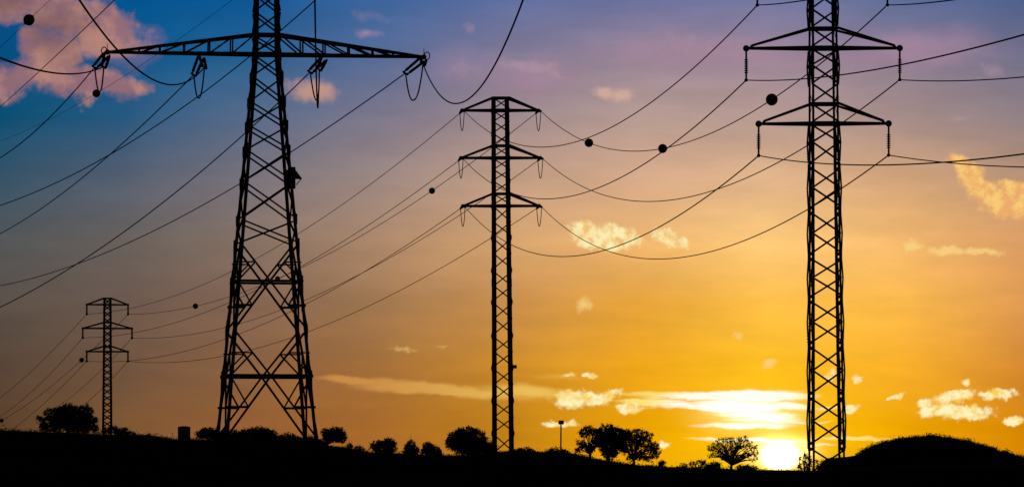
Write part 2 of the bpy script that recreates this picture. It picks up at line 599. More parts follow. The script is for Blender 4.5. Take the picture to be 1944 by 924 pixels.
def plant(kind, D, base, blobs_px, label, cat, group=None, trunk=None, leaf_px=1.6, density=1.0, k=26, seed=1, mat=None, twig=0, holes=0.35, limbs=True):
    """blobs in angular units at distance D, turned into metres"""
    rs = np.random.RandomState(seed)
    m = D / F
    bx = base if trunk is None else trunk
    x0 = (bx - CX) * m
    z0 = float(terrain(x0, D)) - 0.05
    root = empty(kind, (x0, D, z0), label, cat, group)
    bl = [((bx_ - bx) * m, EYE + (H0 - by_) * m - z0, rx * m * 1.16, ry * m * 1.16) for bx_, by_, rx, ry in blobs_px]
    leaf = leaf_px * m
    pts = crown_points(bl, k, density, leaf, rs, holes)
    pts[:, 2] = np.maximum(pts[:, 2], 0.0)
    leaves_mesh('crown' if trunk is not None else 'foliage', pts, leaf * rs.uniform(0.6, 1.3, len(pts)), mat or LEAF, root, seed)
    mb = MB()
    if trunk is not None:
        H = max(b[1] for b in bl)
        tw = max(0.05, 2.6 * m) if D < 2000 else 0.2
        zf = min(b[1] - b[3] for b in bl)
        zf = max(zf, H * 0.3)
        mb.tube([(0, 0, 0), (0.02, 0, zf * 0.5), (0.0, 0, zf)], [tw * 1.25, tw, tw * 0.9])
        tr = MB()
        for (x, z, rx, rz) in bl:
            q0 = Vector((0, 0, zf))
            for j in range(6):
                e = Vector((x + rs.uniform(-.75, .75) * rx, rs.uniform(-.6, .6) * rx, z + rs.uniform(-.5, .7) * rz))
                s0 = Vector((0, 0, zf * rs.uniform(0.55, 1.0)))
                mid = s0.lerp(e, 0.5) + Vector((rs.uniform(-.15, .15) * rx, 0, 0.12 * abs(e.x)))
                j1, j2 = [Vector((rs.uniform(-.09, .09), rs.uniform(-.05, .05), rs.uniform(-.05, .05))) * H for _ in range(2)]
                if j % 5 < 2:
                    mb.tube([s0, s0.lerp(mid, .5) + j1 * .5, mid + j1, mid.lerp(e, .5) + j2, e], [tw * .6, tw * .5, tw * .38, tw * .26, tw * .12], 5)
                    q0 = mid + j1
                else:
                    mb.tube([q0, q0.lerp(e, .5) + j2, e], [tw * .26, tw * .18, tw * .08], 4)
        mb.build('trunk', BARK, root)
    else:
        for j in range(10):
            b = bl[rs.randint(len(bl))]
            e = Vector((b[0] + rs.uniform(-.8, .8) * b[2], rs.uniform(-.5, .5) * b[2], b[1] + rs.uniform(0, .8) * b[3]))
            s0 = Vector((b[0] * 0.6, 0, 0))
            mb.tube([s0, s0.lerp(e, .5) + Vector((0, 0, .1 * e.z)), e], [0.035, 0.025, 0.01], 4)
        for j in range(twig):
            b = bl[rs.randint(len(bl))]
            s0 = Vector((b[0] + rs.uniform(-.5, .5) * b[2], 0, b[1]))
            e = s0 + Vector((rs.uniform(-.5, .5) * b[2], rs.uniform(-.3, .3) * b[2], b[3] * rs.uniform(1.2, 1.75)))
            mb.tube([s0, s0.lerp(e, .6), e], [0.02, 0.015, 0.008], 4)
        mb.build('stem', BARK, root)
    return root


SH = 'bushes along the ridge'
plant('tree', 1040, 0, [(100, 786, 15, 11), (118, 784, 13, 13), (134, 780, 16, 13), (160, 781, 14, 13), (150, 794, 24, 12), (180, 802, 6, 9), (84, 806, 8, 12),
                        (75, 792, 4, 4), (118, 800, 24, 8), (125, 812, 40, 8), (165, 812, 22, 8)],
      'big many-lobed dark tree beside the small far tower', 'tree', None, trunk=128, leaf_px=1.5, density=1.0, seed=11, holes=0.5)
plant('bush', 1000, 222, [(203, 817, 9, 6), (216, 815, 7, 6), (230, 819, 13, 8), (247, 824, 11, 5)], 'low bush spreading from the foot of the small far tower', 'bush', SH, leaf_px=1.4, seed=12, twig=4)
plant('bush', 600, 275, [(270, 829, 6, 3), (283, 829, 4, 6)], 'thin wispy tuft between the small far tower and the squat water tank', 'bush', SH, leaf_px=0.9, seed=13, twig=8, density=.5)
plant('tree', 560, 0, [(384, 824, 12, 7), (394, 820, 13, 8), (406, 823, 12, 9), (418, 829, 12, 8)], 'small flat-topped tree leaning beside the squat water tank', 'tree', None, trunk=398, leaf_px=1.5, seed=14)
plant('bush', 368, 438, [(436, 829, 24, 10), (422, 826, 12, 8), (455, 828, 16, 10), (440, 836, 34, 9)], 'bush between the left legs of the wide-armed pylon', 'bush', SH, leaf_px=1.6, seed=15, twig=3)
plant('bush', 420, 490, [(470, 828, 14, 10), (490, 828, 26, 15), (505, 828, 20, 14), (463, 824, 6, 7), (490, 838, 36, 10)], 'largest round bush seen between the legs of the wide-armed pylon', 'bush', SH, leaf_px=1.6, seed=16, density=1.3, holes=0.1)
plant('bush', 430, 545, [(545, 833, 17, 8), (533, 835, 13, 7), (560, 835, 12, 7), (548, 840, 30, 6)], 'low round bush right of the largest bush under the wide-armed pylon', 'bush', SH, leaf_px=1.5, seed=17)
plant('bush', 366, 592, [(586, 836, 16, 7), (604, 840, 16, 6), (592, 842, 26, 6)], 'low bush at the right feet of the wide-armed pylon', 'bush', SH, leaf_px=1.5, seed=18)
plant('tree', 520, 0, [(624, 823, 13, 9), (638, 821, 12, 9), (646, 829, 11, 10), (632, 830, 16, 7)], 'small umbrella-shaped tree just right of the wide-armed pylon', 'tree', None, trunk=621, leaf_px=1.5, seed=19, density=1.4, holes=0.05)
plant('bush', 520, 672, [(664, 850, 6, 8), (680, 852, 9, 6)], 'thin twiggy bush right of the small umbrella-shaped tree', 'bush', SH, leaf_px=1.1, seed=20, twig=6, density=.7)
plant('bush', 520, 731, [(722, 848, 16, 11), (738, 847, 14, 12), (738, 837, 3, 4)], 'broad round bush with a single tuft on top', 'bush', SH, leaf_px=1.5, seed=21, density=1.2, holes=.1)
plant('bush', 520, 780, [(780, 849, 9, 13), (775, 855, 9, 8), (786, 855, 9, 8)], 'upright spiky bush with thin twigs rising above it', 'bush', SH, leaf_px=1.1, seed=22, twig=16)
plant('bush', 520, 818, [(813, 854, 12, 12), (826, 857, 13, 9), (811, 842, 2.5, 3)], 'rounded bush left of the ball-shaped tree by the middle pylon', 'bush', SH, leaf_px=1.5, seed=23, density=1.2, holes=.1)
plant('tree', 560, 0, [(884, 827, 20, 16), (868, 834, 16, 16), (902, 831, 18, 15), (918, 842, 12, 12), (885, 845, 30, 16), (852, 842, 5, 8), (930, 850, 12, 10), (905, 856, 30, 8)],
      'large ball-shaped tree at the left foot of the middle pylon', 'tree', None, trunk=888, leaf_px=1.6, seed=24, density=1.1, holes=.15)
plant('bush', 560, 1000, [(996, 857, 13, 8), (982, 859, 12, 6), (1008, 859, 8, 6)], 'low mound of bush right of the middle pylon', 'bush', SH, leaf_px=1.4, seed=25)
plant('bush', 590, 1048, [(1046, 860, 9, 6), (1055, 858, 10, 7), (1072, 860, 7, 7)], 'low bush at the foot of the thin post', 'bush', SH, leaf_px=1.4, seed=26, twig=2)
plant('bush', 520, 962, [(950, 862, 20, 5), (970, 861, 14, 5)], 'low bush beneath the middle pylon', 'bush', SH, leaf_px=1.3, seed=27)
plant('tree', 610, 0, [(1108, 822, 9, 8), (1120, 816, 12, 8), (1132, 822, 10, 9), (1104, 840, 8, 7), (1098, 851, 6, 5), (1112, 850, 8, 6), (1130, 838, 9, 9), (1124, 852, 7, 5)],
      'slender open-crowned tree, first of the clump right of the thin post', 'tree', 'clump of three trees', trunk=1120, leaf_px=1.3, seed=28, density=.62, holes=.5)
plant('tree', 620, 0, [(1150, 817, 17, 10), (1167, 820, 15, 10), (1143, 834, 14, 14), (1155, 842, 19, 18), (1174, 838, 12, 14), (1158, 858, 14, 12), (1185, 830, 10, 10)],
      'densest tree in the middle of the clump of three', 'tree', 'clump of three trees', trunk=1155, leaf_px=1.5, seed=29, density=1.0, holes=.2)
plant('tree', 605, 0, [(1186, 824, 12, 9), (1208, 822, 14, 8), (1226, 828, 12, 9), (1196, 838, 17, 9), (1220, 840, 16, 10), (1238, 848, 11, 10), (1245, 860, 8, 10), (1214, 864, 12, 8), (1190, 853, 12, 9), (1232, 870, 9, 6), (1200, 868, 10, 6), (1182, 846, 9, 10)],
      'wide open-branched tree, last of the clump towards the sun', 'tree', 'clump of three trees', trunk=1203, leaf_px=1.4, seed=30, density=.66, holes=.45)
plant('bush', 600, 1257, [(1257, 880, 6, 7)], 'tiny upright bush right of the clump of three trees', 'bush', SH, leaf_px=1.2, seed=31)
plant('bush', 600, 1312, [(1297, 884, 7, 5), (1313, 881, 5, 6), (1327, 881, 11, 7), (1335, 878, 6, 5)], 'sparse twiggy bush left of the lone oak-shaped tree', 'bush', SH, leaf_px=1.0, seed=32, twig=8, density=.45, holes=.6)
plant('bush', 590, 1354, [(1346, 887, 10, 5), (1358, 884, 10, 7)], 'low dense bush against the trunk of the lone oak-shaped tree', 'bush', SH, leaf_px=1.3, seed=33, density=1.2)
plant('bush', 590, 1415, [(1408, 888, 9, 5), (1420, 887, 9, 5), (1430, 889, 8, 3)], 'low dense bush between the lone oak-shaped tree and the sun', 'bush', SH, leaf_px=1.3, seed=34)
plant('tree', 600, 0, [(1368, 838, 10, 6), (1384, 834, 9, 6), (1400, 836, 9, 6), (1412, 832, 9, 5), (1420, 840, 9, 7), (1431, 850, 8, 7), (1435, 862, 6, 7), (1350, 850, 8, 7),
                       (1358, 844, 9, 6), (1372, 850, 11, 6), (1390, 846, 12, 6), (1408, 850, 12, 6), (1422, 860, 9, 6), (1360, 860, 9, 5), (1384, 858, 12, 5), (1352, 866, 7, 4), (1404, 864, 9, 4), (1432, 872, 6, 4), (1370, 870, 6, 3)],
      'lone oak-shaped tree with open branches left of the sun', 'tree', None, trunk=1388, leaf_px=1.15, seed=35, density=.4, holes=.6, k=16)
plant('bush', 335, 1532, [(1526, 868, 8, 9), (1534, 878, 10, 10), (1522, 885, 8, 8)], 'sparse bush lit through by the sun, left of the sunlit pylon foot', 'bush', 'backlit bushes at the sunlit pylon', leaf_px=1.4, seed=36, density=.35, twig=8, mat=LEAFW, holes=.5)
plant('bush', 338, 1562, [(1556, 880, 9, 8), (1566, 886, 12, 8), (1575, 878, 10, 5), (1590, 872, 12, 5)], 'sparse rusty bush between the legs of the pylon by the sun', 'bush', 'backlit bushes at the sunlit pylon', leaf_px=1.4, seed=37, density=.35, twig=8, mat=LEAFW, holes=.5)

# low scrub along the ridge (uncountable)
rs = np.random.RandomState(5)
cs, sz = [], []
for _ in range(5200):
    y = rs.uniform(345, 640)
    u = rs.uniform(-80, 2030)
    x = (u - CX) / F * y
    z = float(terrain(x, y))
    r = rs.uniform(0.08, 0.26) * (1.8 if rs.rand() < .08 else 1)
    n = rs.randint(10, 22)
    q = rs.normal(size=(n, 3)) * [r * 1.6, r * 1.6, r * 0.45]
    q[:, 2] = np.abs(q[:, 2])
    cs.append(q + [x, y, z])
    sz += list(rs.uniform(0.04, 0.09, n))
for _ in range(420):
    y = rs.uniform(345, 640)
    u = rs.uniform(-80, 2030)
    x = (u - CX) / F * y
    z = float(terrain(x, y))
    r = rs.uniform(0.12, 0.34)
    n = 50
    q = rs.normal(size=(n, 3)) * [r * 1.5, r * 1.2, r * 0.7]
    q[:, 2] = np.abs(q[:, 2])
    cs.append(q + [x, y, z])
    sz += list(rs.uniform(0.05, 0.1, n))
tag(leaves_mesh('scrub', np.concatenate(cs), sz, SCRUB, None, 5), 'low dark scrub and weeds covering the ridge', 'scrub', None, 'stuff')
cs, sz = [], []
for _ in range(1500):
    u = rs.uniform(1630, 2010)
    y = rs.uniform(2440, 2520)
    x = (u - CX) / F * HD
    z = float(hill_z(np.array(x), np.array(y)))
    r = rs.uniform(0.8, 1.7) if rs.rand() < .1 else rs.uniform(0.3, 0.8)
    n = int(14 + 70 * r * (r > .8))
    y = rs.uniform(2480, 2510) if r > .8 else y
    cs.append(rs.normal(size=(n, 3)) * [r, r, r * .6] + [x, y, z + r * .3])
    sz += list(rs.uniform(0.25, 0.5, n))
tag(leaves_mesh('shrubbery', np.concatenate(cs), sz, SCRUB, None, 6), 'shrubs growing over the crest of the far hill', 'shrubbery', None, 'stuff')


# ------------------------------------------------------------------ pylons
def insulator(a, b, r, n, parent, core=0.05, name='insulator', part=(0.15, 0.85)):
    """string of discs from a to b"""
    a, b = Vector(a), Vector(b)
    mb = MB()
    pts, rad = [a], [core]
    for i in range(n):
        t = part[0] + (part[1] - part[0]) * (i + 0.5) / n
        h = (part[1] - part[0]) / n
        for q, rr in ((-0.32, core), (-0.12, r), (0.12, r * .85), (0.32, core)):
            pts.append(a.lerp(b, t + h * q))
            rad.append(rr)
    pts.append(b)
    rad.append(core)
    mb.tube(pts, rad, 8)
    mb.ball(b, core * 1.9, 8, 6)
    return mb.build(name, GLASSY, parent)


class Pylon:
    def __init__(s, name, label, D, base, top, rz, hw, z_top_px, group=None):
        """base/top: azimuth rows of the axis foot and head; hw: list of (row, half width) in the same angular units"""
        s.D, s.m, s.rz = D, D / F, math.radians(rz)
        s.by = base[1]
        s.x0 = (base[0] - CX) * s.m
        s.z0 = EYE + (H0 - base[1]) * s.m
        h = (base[1] - top[1]) * s.m
        s.ry = math.atan2((top[0] - base[0]) * s.m, h)
        s.root = empty(name, (s.x0, D, s.z0), label, 'pylon', group, s.rz, s.ry)
        s.M = Matrix.Translation((s.x0, D, s.z0)) @ s.root.rotation_euler.to_matrix().to_4x4()
        s.rows, s.hws = zip(*sorted(hw))
        s.top = z_top_px

    def z(s, row):
        return (s.by - row) * s.m

    def hw(s, row):
        return float(np.interp(row, s.rows, s.hws)) * s.m

    def corner(s, row, sx, sy):
        w = s.hw(row)
        return Vector((sx * w, sy * w, s.z(row)))

    def world(s, p):
        return s.M @ Vector(p)

    def local(s, p):
        return s.M.inverted() @ Vector(p)

    def legs(s, w, foot):
        for sx in (-1, 1):
            for sy in (-1, 1):
                mb = MB()
                kn = [s.by + foot] + [r for r in sorted(s.rows, reverse=True) if s.top < r < s.by + foot] + [s.top]
                for a, b in zip(kn[:-1], kn[1:]):
                    mb.angle(s.corner(a, sx, sy), s.corner(b, sx, sy), w, (-sx, 0, 0), (0, -sy, 0), w * 0.3)
                # bolted splice plates
                for r in kn[1:-1] + [s.top + (s.by - s.top) * q for q in (.28, .52, .76)]:
                    c = s.corner(r, sx, sy)
                    mb.box((c.x - sx * w * .45, c.y - sy * w * .45, c.z), w * 1.06, w * 1.06, w * 2.6)
                mb.build('leg', STEEL, s.root)

    def face(s, fn, out):
        """fn(mb, C) draws one face in terms of C(row, t): t = -1..1 across the face"""
        for k in range(4):
            mb = MB()

            def C(row, t, k=k):
                w = s.hw(row) + out
                ww = s.hw(row)
                z = s.z(row)
                return [Vector((t * ww, -w, z)), Vector((w, t * ww, z)), Vector((-t * ww, w, z)), Vector((-w, -t * ww, z))][k]
            fn(mb, C, k)
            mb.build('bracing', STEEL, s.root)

    def arm(s, row, row_top, tips, w, posts=None, drop=0.0, tip_rows=None, tie=True, knob=0.25, brace=0.07, end_post=None, wt=None):
        """cross arm: two pyramids from the body out to the tips (tip positions in angular units from axis)"""
        mb = MB()
        wt = wt or w
        out = []
        for i, t in enumerate(tips):
            sx = -1 if t < 0 else 1
            tip = Vector((t * s.m, 0, s.z(row)))
            for sy in (-1, 1):
                b = s.corner(row, sx, sy)
                tp = s.corner(row_top, sx, sy)
                mb.bar(b, tip, w)
                e = tip
                if end_post:
                    e = tip + Vector((-sx * end_post[0] * s.m, 0, end_post[1] * s.m))
                mb.bar(tp, e, wt)
                if end_post:
                    mb.bar(e, Vector((e.x, 0, tip.z)), w)
                if posts:
                    ps = [1e9] + list(posts)
                    prev = tp
                    for q in posts:
                        f = (q * s.m - abs(b.x)) / (abs(tip.x) - abs(b.x))
                        lo, hi = b.lerp(tip, f), tp.lerp(e, f)
                        mb.bar(lo, hi, brace)
                        mb.bar(prev, lo, brace)
                        prev = hi
            # plan bracing between front and rear chords
            n = 5
            for j in range(n):
                f0, f1 = j / n, (j + 1) / n
                A = [s.corner(row, sx, sy).lerp(tip, f0) for sy in (-1, 1)]
                B = [s.corner(row, sx, sy).lerp(tip, f1) for sy in (-1, 1)]
                mb.bar(A[j % 2], B[1 - j % 2], brace)
            if knob:
                mb.ball(tip, knob * .72, 12, 8)
            out.append(tip)
        for sy in (-1, 1):
            mb.bar(s.corner(row, -1, sy), s.corner(row, 1, sy), w * 1.15)
            mb.bar(s.corner(row_top, -1, sy), s.corner(row_top, 1, sy), wt)
        for sx in (-1, 1):
            mb.bar(s.corner(row, sx, -1), s.corner(row, sx, 1), w)
            mb.bar(s.corner(row_top, sx, -1), s.corner(row_top, sx, 1), wt)
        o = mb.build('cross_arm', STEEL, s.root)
        return o, out


def x_faces(nodes, w, shift_rear=0.0, gusset=None, side=0.45):
    """nodes: list of (top row, bottom row) X panels. Faces alternate a single lacing bar, so the near and far face read as an X."""
    def fn(mb, C, k):
        for i, (a, b) in enumerate(nodes):
            if k == 0:
                mb.bar(C(a, -1), C(b, 1), w)
                mb.bar(C(a, 1), C(b, -1), w)
            elif k in (1, 3):
                if i % 2:
                    mb.bar(C(a, -1), C(b, 1), w * side)
                else:
                    mb.bar(C(a, 1), C(b, -1), w * side)
        if gusset:
            for r, sz in gusset:
                for t in (-1, 1):
                    c = C(r, t)
                    mb.bar(c - Vector((0, 0, sz / 2)), c + Vector((0, 0, sz / 2)), sz * .42 if k % 2 == 0 else .05, .05 if k % 2 == 0 else sz * .42)
    return fn


# --- tall pylon beside the sun
T3 = Pylon('pylon', 'tall narrow lattice pylon beside the setting sun, its head out of view', 346, (1569.5, 893), (1562.5, 92), 4.6,
           [(-200, 4), (-87, 21), (-50, 23.5), (92, 24.5), (400, 26.5), (652, 28.5), (893, 31)], -87, 'lattice pylons')
T3.legs(0.155, 14)
n3 = [(-87, -52), (-48, -18), (-16, 18), (20, 53), (57, 90), (96, 125), (126, 160), (161, 196), (200, 233), (240, 271), (271, 308)]
plates = [315, 400, 487, 568, 655, 751, 846]
for a, b in zip(plates[:-1], plates[1:]):
    mid = (a + b) / 2
    n3 += [(a + 7, mid), (mid, b - 7)]
n3 += [(853, 893)]
g3 = [(p, 0.36) for p in plates] + [(125, .3), (160, .25), (271, .3), (18, .3)]
bow = [(271, 238, 308), (126, 96, 160), (18, -16, 52)] + [((a + b) / 2, a + 2, b - 2) for a, b in zip(plates[:-1], plates[1:])]
base_fn = x_faces(n3, 0.13, gusset=g3, side=0.25)


def t3_face(mb, C, k):
    base_fn(mb, C, k)
    for (m_, a, b) in bow:                      # stiffening straps bowed out at the panel joints
        for t in (-1, 1):
            if k % 2 == 0:
                continue
            o = Vector(((1 if k == 1 else -1) * 0.09, 0, 0))
            mb.bar(C(a, t), C(m_, t) + o, .11)
            mb.bar(C(m_, t) + o, C(b, t), .11)
    if k % 2 == 1:
        for p in plates:                        # tie plates across the narrow gap between near and far leg
            for dp in (-5.5, 5.5):
                mb.bar(C(p + dp, -1), C(p + dp, 1), .05, .26)


T3.face(t3_face, 0.01)
mb = MB()
for r in list(range(282, 312, 5)) + list(range(612, 650, 6)):
    for sx in (-1, 1):
        c = T3.corner(r, sx, 1)
        mb.bar(c + Vector((-.1 * sx, 0, 0)), c + Vector((0.14 * sx, 0, 0)), 0.05)
mb.build('step_bolts', STEEL, T3.root)
ATT = {}
for key, row, rt, half in (('top', -50, -87, 125), ('mid', 92, 55, 147.5), ('low', 235, 198, 125)):
    arm, tips = T3.arm(row, rt, (-half + 0.5, half - 0.5), 0.2, tie=False, knob=0.34, end_post=(10, 5), wt=0.17, brace=0.06)
    for sd, tip in zip('lr', tips):
        wtip = T3.world(tip)
        bot = wtip - Vector((0, 0, 60 * T3.m))
        insulator(T3.local(wtip - Vector((0, 0, .15))), T3.local(bot), 0.17, 8, arm, core=0.072, part=(0.28, 0.78))
        ATT['T3', key, sd] = bot

# --- middle pylon
T2 = Pylon('pylon', 'slim middle lattice pylon with three short arms, seen whole', 690, (955, 858), (949.5, 190), 7,
           [(-50, 10), (186, 15.3), (391, 16.3), (858, 18.8)], 186, 'lattice pylons')
T2.legs(0.40, 12)
n2 = [(187, 208), (212, 232), (232, 253), (255, 276), (278, 298), (302, 323), (323, 343), (345, 366), (369, 389), (393, 422), (422, 448)]
pl2 = [451, 513, 573, 637, 698, 760, 822]
for a, b in zip(pl2[:-1], pl2[1:]):
    mid = (a + b) / 2
    n2 += [(a + 3, mid), (mid, b - 3)]
n2 += [(825, 858)]
T2.face(x_faces(n2, 0.17, gusset=[(p, .55) for p in pl2]), 0.02)
mb = MB()
c = T2.corner(696, 1, -1)
mb.box((c.x + .3, c.y, c.z), .5, .4, .5)
mb.build('junction_box', STEEL, T2.root)


def loop(a, b, depth, r, parent, n=22, bulge=0.0):
    a, b = Vector(a), Vector(b)
    pts = []
    for i in range(n + 1):
        t = i / n
        p = a.lerp(b, t)
        k = 1 - abs(2 * t - 1) ** 2.2
        p.z -= depth * k
        pts.append(p)
    mb = MB()
    mb.tube(pts, r, 5)
    return mb.build('jumper_loop', CABLE, parent, True)


for key, row, rt, half in (('top', 210, 186.5, 73), ('mid', 300, 277, 76), ('low', 391, 368, 73)):
    arm, tips = T2.arm(row, rt, (-half, half), 0.34, knob=0.42, wt=0.3, brace=0.08)
    for sd, tip in zip('lr', tips):
        wt_ = T2.world(tip)
        e1 = wt_ + Vector((-.35, 2.0, -.25))      # away span
        e2 = wt_ + Vector((.35, -2.0, -.25))      # near span
        insulator(tip, T2.local(e1), 0.2, 7, arm, core=.08)
        insulator(tip, T2.local(e2), 0.2, 7, arm, core=.08)
        loop(T2.local(e1), T2.local(e2), 2.7, 0.06, arm)
        ATT['T2', key, sd, 'far'] = e1
        ATT['T2', key, sd, 'near'] = e2

# --- small far pylon
T1 = Pylon('pylon', 'small far lattice pylon at the left with hanging insulators on three arms', 1111, (203.5, 828), (204, 565), 5,
           [(300, 4), (565, 7.2), (667, 7.8), (828, 9.2)], 565, 'lattice pylons')
T1.legs(0.45, 8)
n1, r = [], 566.0
while r < 822:
    n1.append((r, r + 12.2))
    r += 12.2
T1.face(x_faces(n1, 0.3, gusset=[(n1[i][0], .6) for i in range(2, len(n1), 2)]), 0.03)
for key, row, rt, half in (('top', 578, 566, 39), ('mid', 623, 612, 46.5), ('low', 667, 657, 39)):
    arm, tips = T1.arm(row, rt, (-half, half), 0.36, knob=0.4, wt=0.33, brace=0.1)
    for sd, tip in zip('lr', tips):
        wt_ = T1.world(tip)
        bot = wt_ - Vector((0, 0, 18 * T1.m))
        insulator(T1.local(wt_), T1.local(bot), 0.26, 8, arm, core=0.16, part=(.1, .9))
        ATT['T1', key, sd] = bot

# --- big wide-armed pylon
BT = Pylon('pylon', 'large wide-armed strain pylon with splayed latticed legs at the left', 375, (505.5, 830), (506, 103), 9.5,
           [(-190, 6), (-95, 21), (106, 24), (830, 86.5)], -190, 'lattice pylons')
BT.legs(0.25, 10)


def bt_face(mb, C, k):
    w = 0.125
    rows = [-190, -150, -118, -92, -62, -22, 22, 61]
    for a, b in [(-188, -150), (-150, -118), (-90, -52), (-50, -14), (-14, 24), (24, 62), (70, 102), (107, 147), (147, 195), (195, 240), (240, 287), (287, 347), (347, 418), (418, 464)]:
        a2, b2 = a + 2, b - 2
        mb.bar(C(a2, -1), C(b2, 1), w)
        mb.bar(C(a2, 1), C(b2, -1), w)
    # two great crosses with horizontals and redundants
    for (t, mid, bot) in ((464, 535, 627), (627, 714, 832)):
        m_ = C(mid, 0)
        for s_ in (-1, 1):
            mb.bar(C(t, s_), m_, w * 1.25)
            mb.bar(m_, C(bot, s_), w * 1.25)
        mb.bar(C(mid, -1), C(mid, 1), w * (2.2 if mid > 700 else 1.5))
        for s_ in (-1, 1):
            for q0, q1 in (((t, mid)), ((mid, bot))):
                rr = (q0 + q1) / 2
                # point on the diagonal at row rr
                P0, P1 = (C(q0, s_), m_) if q0 == t else (m_, C(q1, s_))
                f = (rr - q0) / (q1 - q0)
                d_ = P0.lerp(P1, f)
                mb.bar(C(rr, s_), d_, w * (1.5 if q0 != t else .9))
                if q0 == t:
                    mb.bar(d_, C(mid, s_), w)
                else:
                    mb.bar(C(mid, s_), d_, w)
    for r_ in (464, 627):
        pass
    for r_ in (147, 195, 240, 287, 347, 418, 464, 535, 627, 714):
        for t in (-1, 1):
            c = C(r_, t)
            hz = .42
            mb.bar(c - Vector((0, 0, hz)), c + Vector((0, 0, hz)), .16 if k % 2 == 0 else .04, .04 if k % 2 == 0 else .16)


BT.face(bt_face, 0.02)
# equipment platform with a sloped plate on the right legs
mb = MB()
for sy in (-1, 1):
    pass
c = BT.corner(340, 1, -1)
c2 = BT.corner(340, 1, 1)
h = .85
mb.bar((c.x + .02, c.y - .05, c.z - h), (c.x + .02, c.y - .05, c.z + h), .4, .4)
mb.bar((c2.x, c2.y - .3, c2.z - h * .8), (c2.x, c2.y - .3, c2.z + h), .42, .3)
mb.add([(c.x + .1, c.y, c.z + .85), (c.x + .78, c.y, c.z - .05), (c.x + .3, c.y, c.z - .02), (c.x + .1, c.y + 1.0, c.z + .85), (c.x + .78, c.y + 1.0, c.z - .05), (c.x + .3, c.y + 1.0, c.z - .02)],
       [(0, 2, 1), (3, 4, 5), (0, 1, 4, 3), (1, 2, 5, 4), (2, 0, 3, 5)])
mb.bar((c.x + .7, c.y, c.z - .06), (c.x + .3, c.y, c.z - .55), .07)
mb.build('equipment_box', STEEL, BT.root)

posts = (67, 110, 157, 203, 242)
armB, tipsB = BT.arm(104, 67, (-302, 302), 0.22, posts=posts, knob=0.3, wt=0.2, brace=0.12)
armU, tipsU = BT.arm(-92, -120, (-190, 190), 0.22, posts=(60, 105, 150), knob=0.3, wt=0.2, brace=0.12)
mb = MB()
for t in tipsB:                                     # lightning spike and ring on each arm end
    mb.bar(t, t + Vector((0, 0, .65)), .05)
    ring = [t + Vector((0.22 * math.cos(a) + (.25 if t.x > 0 else -.25), 0, .1 + .3 * math.sin(a))) for a in np.linspace(0, 2 * math.pi, 14)]
    mb.tube(ring, .045, 5, False)
mb.build('arcing_ring', STEEL, armB)

wires = []          # (end A, end B, sag, radius, label, group)


def strain(tip, far_px, near_px, Dfar, Dnear, loop_px, arm, near2=None):
    """double strings towards both spans and the slack jumper under the arm"""
    wt_ = BT.world(tip)
    e1 = P(*far_px, Dfar)
    e2 = P(*near_px, Dnear)
    for off in (-.2, .2):
        o = Vector((off, 0, -off * .6))
        insulator(BT.local(wt_ + o + Vector((0, 0, -.1))), BT.local(e1 + o * .7), .125, 13, arm, core=.06, part=(.12, .9))
        insulator(BT.local(wt_ + o + Vector((0, 0, -.1))), BT.local(e2 + o * .7), .125, 13, arm, core=.06, part=(.12, .9))
    y = MB()
    y.bar(BT.local(e1 + Vector((-.25, 0, .12))), BT.local(e1 + Vector((.25, 0, -.12))), .1)
    y.bar(BT.local(e2 + Vector((-.25, 0, .12))), BT.local(e2 + Vector((.25, 0, -.12))), .1)
    y.build('yoke_plate', STEEL, arm)
    (lx, ly) = loop_px
    low = P(lx, ly, (Dfar + Dnear) / 2)
    pts = []
    n = 26
    for i in range(n + 1):
        t = i / n
        p = e1.lerp(e2, t)
        k = 1 - abs(2 * t - 1) ** 2.4
        mid = e1.lerp(e2, .5)
        p = p + (low - mid) * k
        pts.append(BT.local(p))
    m2 = MB()
    m2.tube(pts, .06, 6)
    m2.build('jumper_loop', CABLE, arm, True)
    return e1, e2


def tipAt(row, t):
    return Vector((t * BT.m, 0, BT.z(row)))


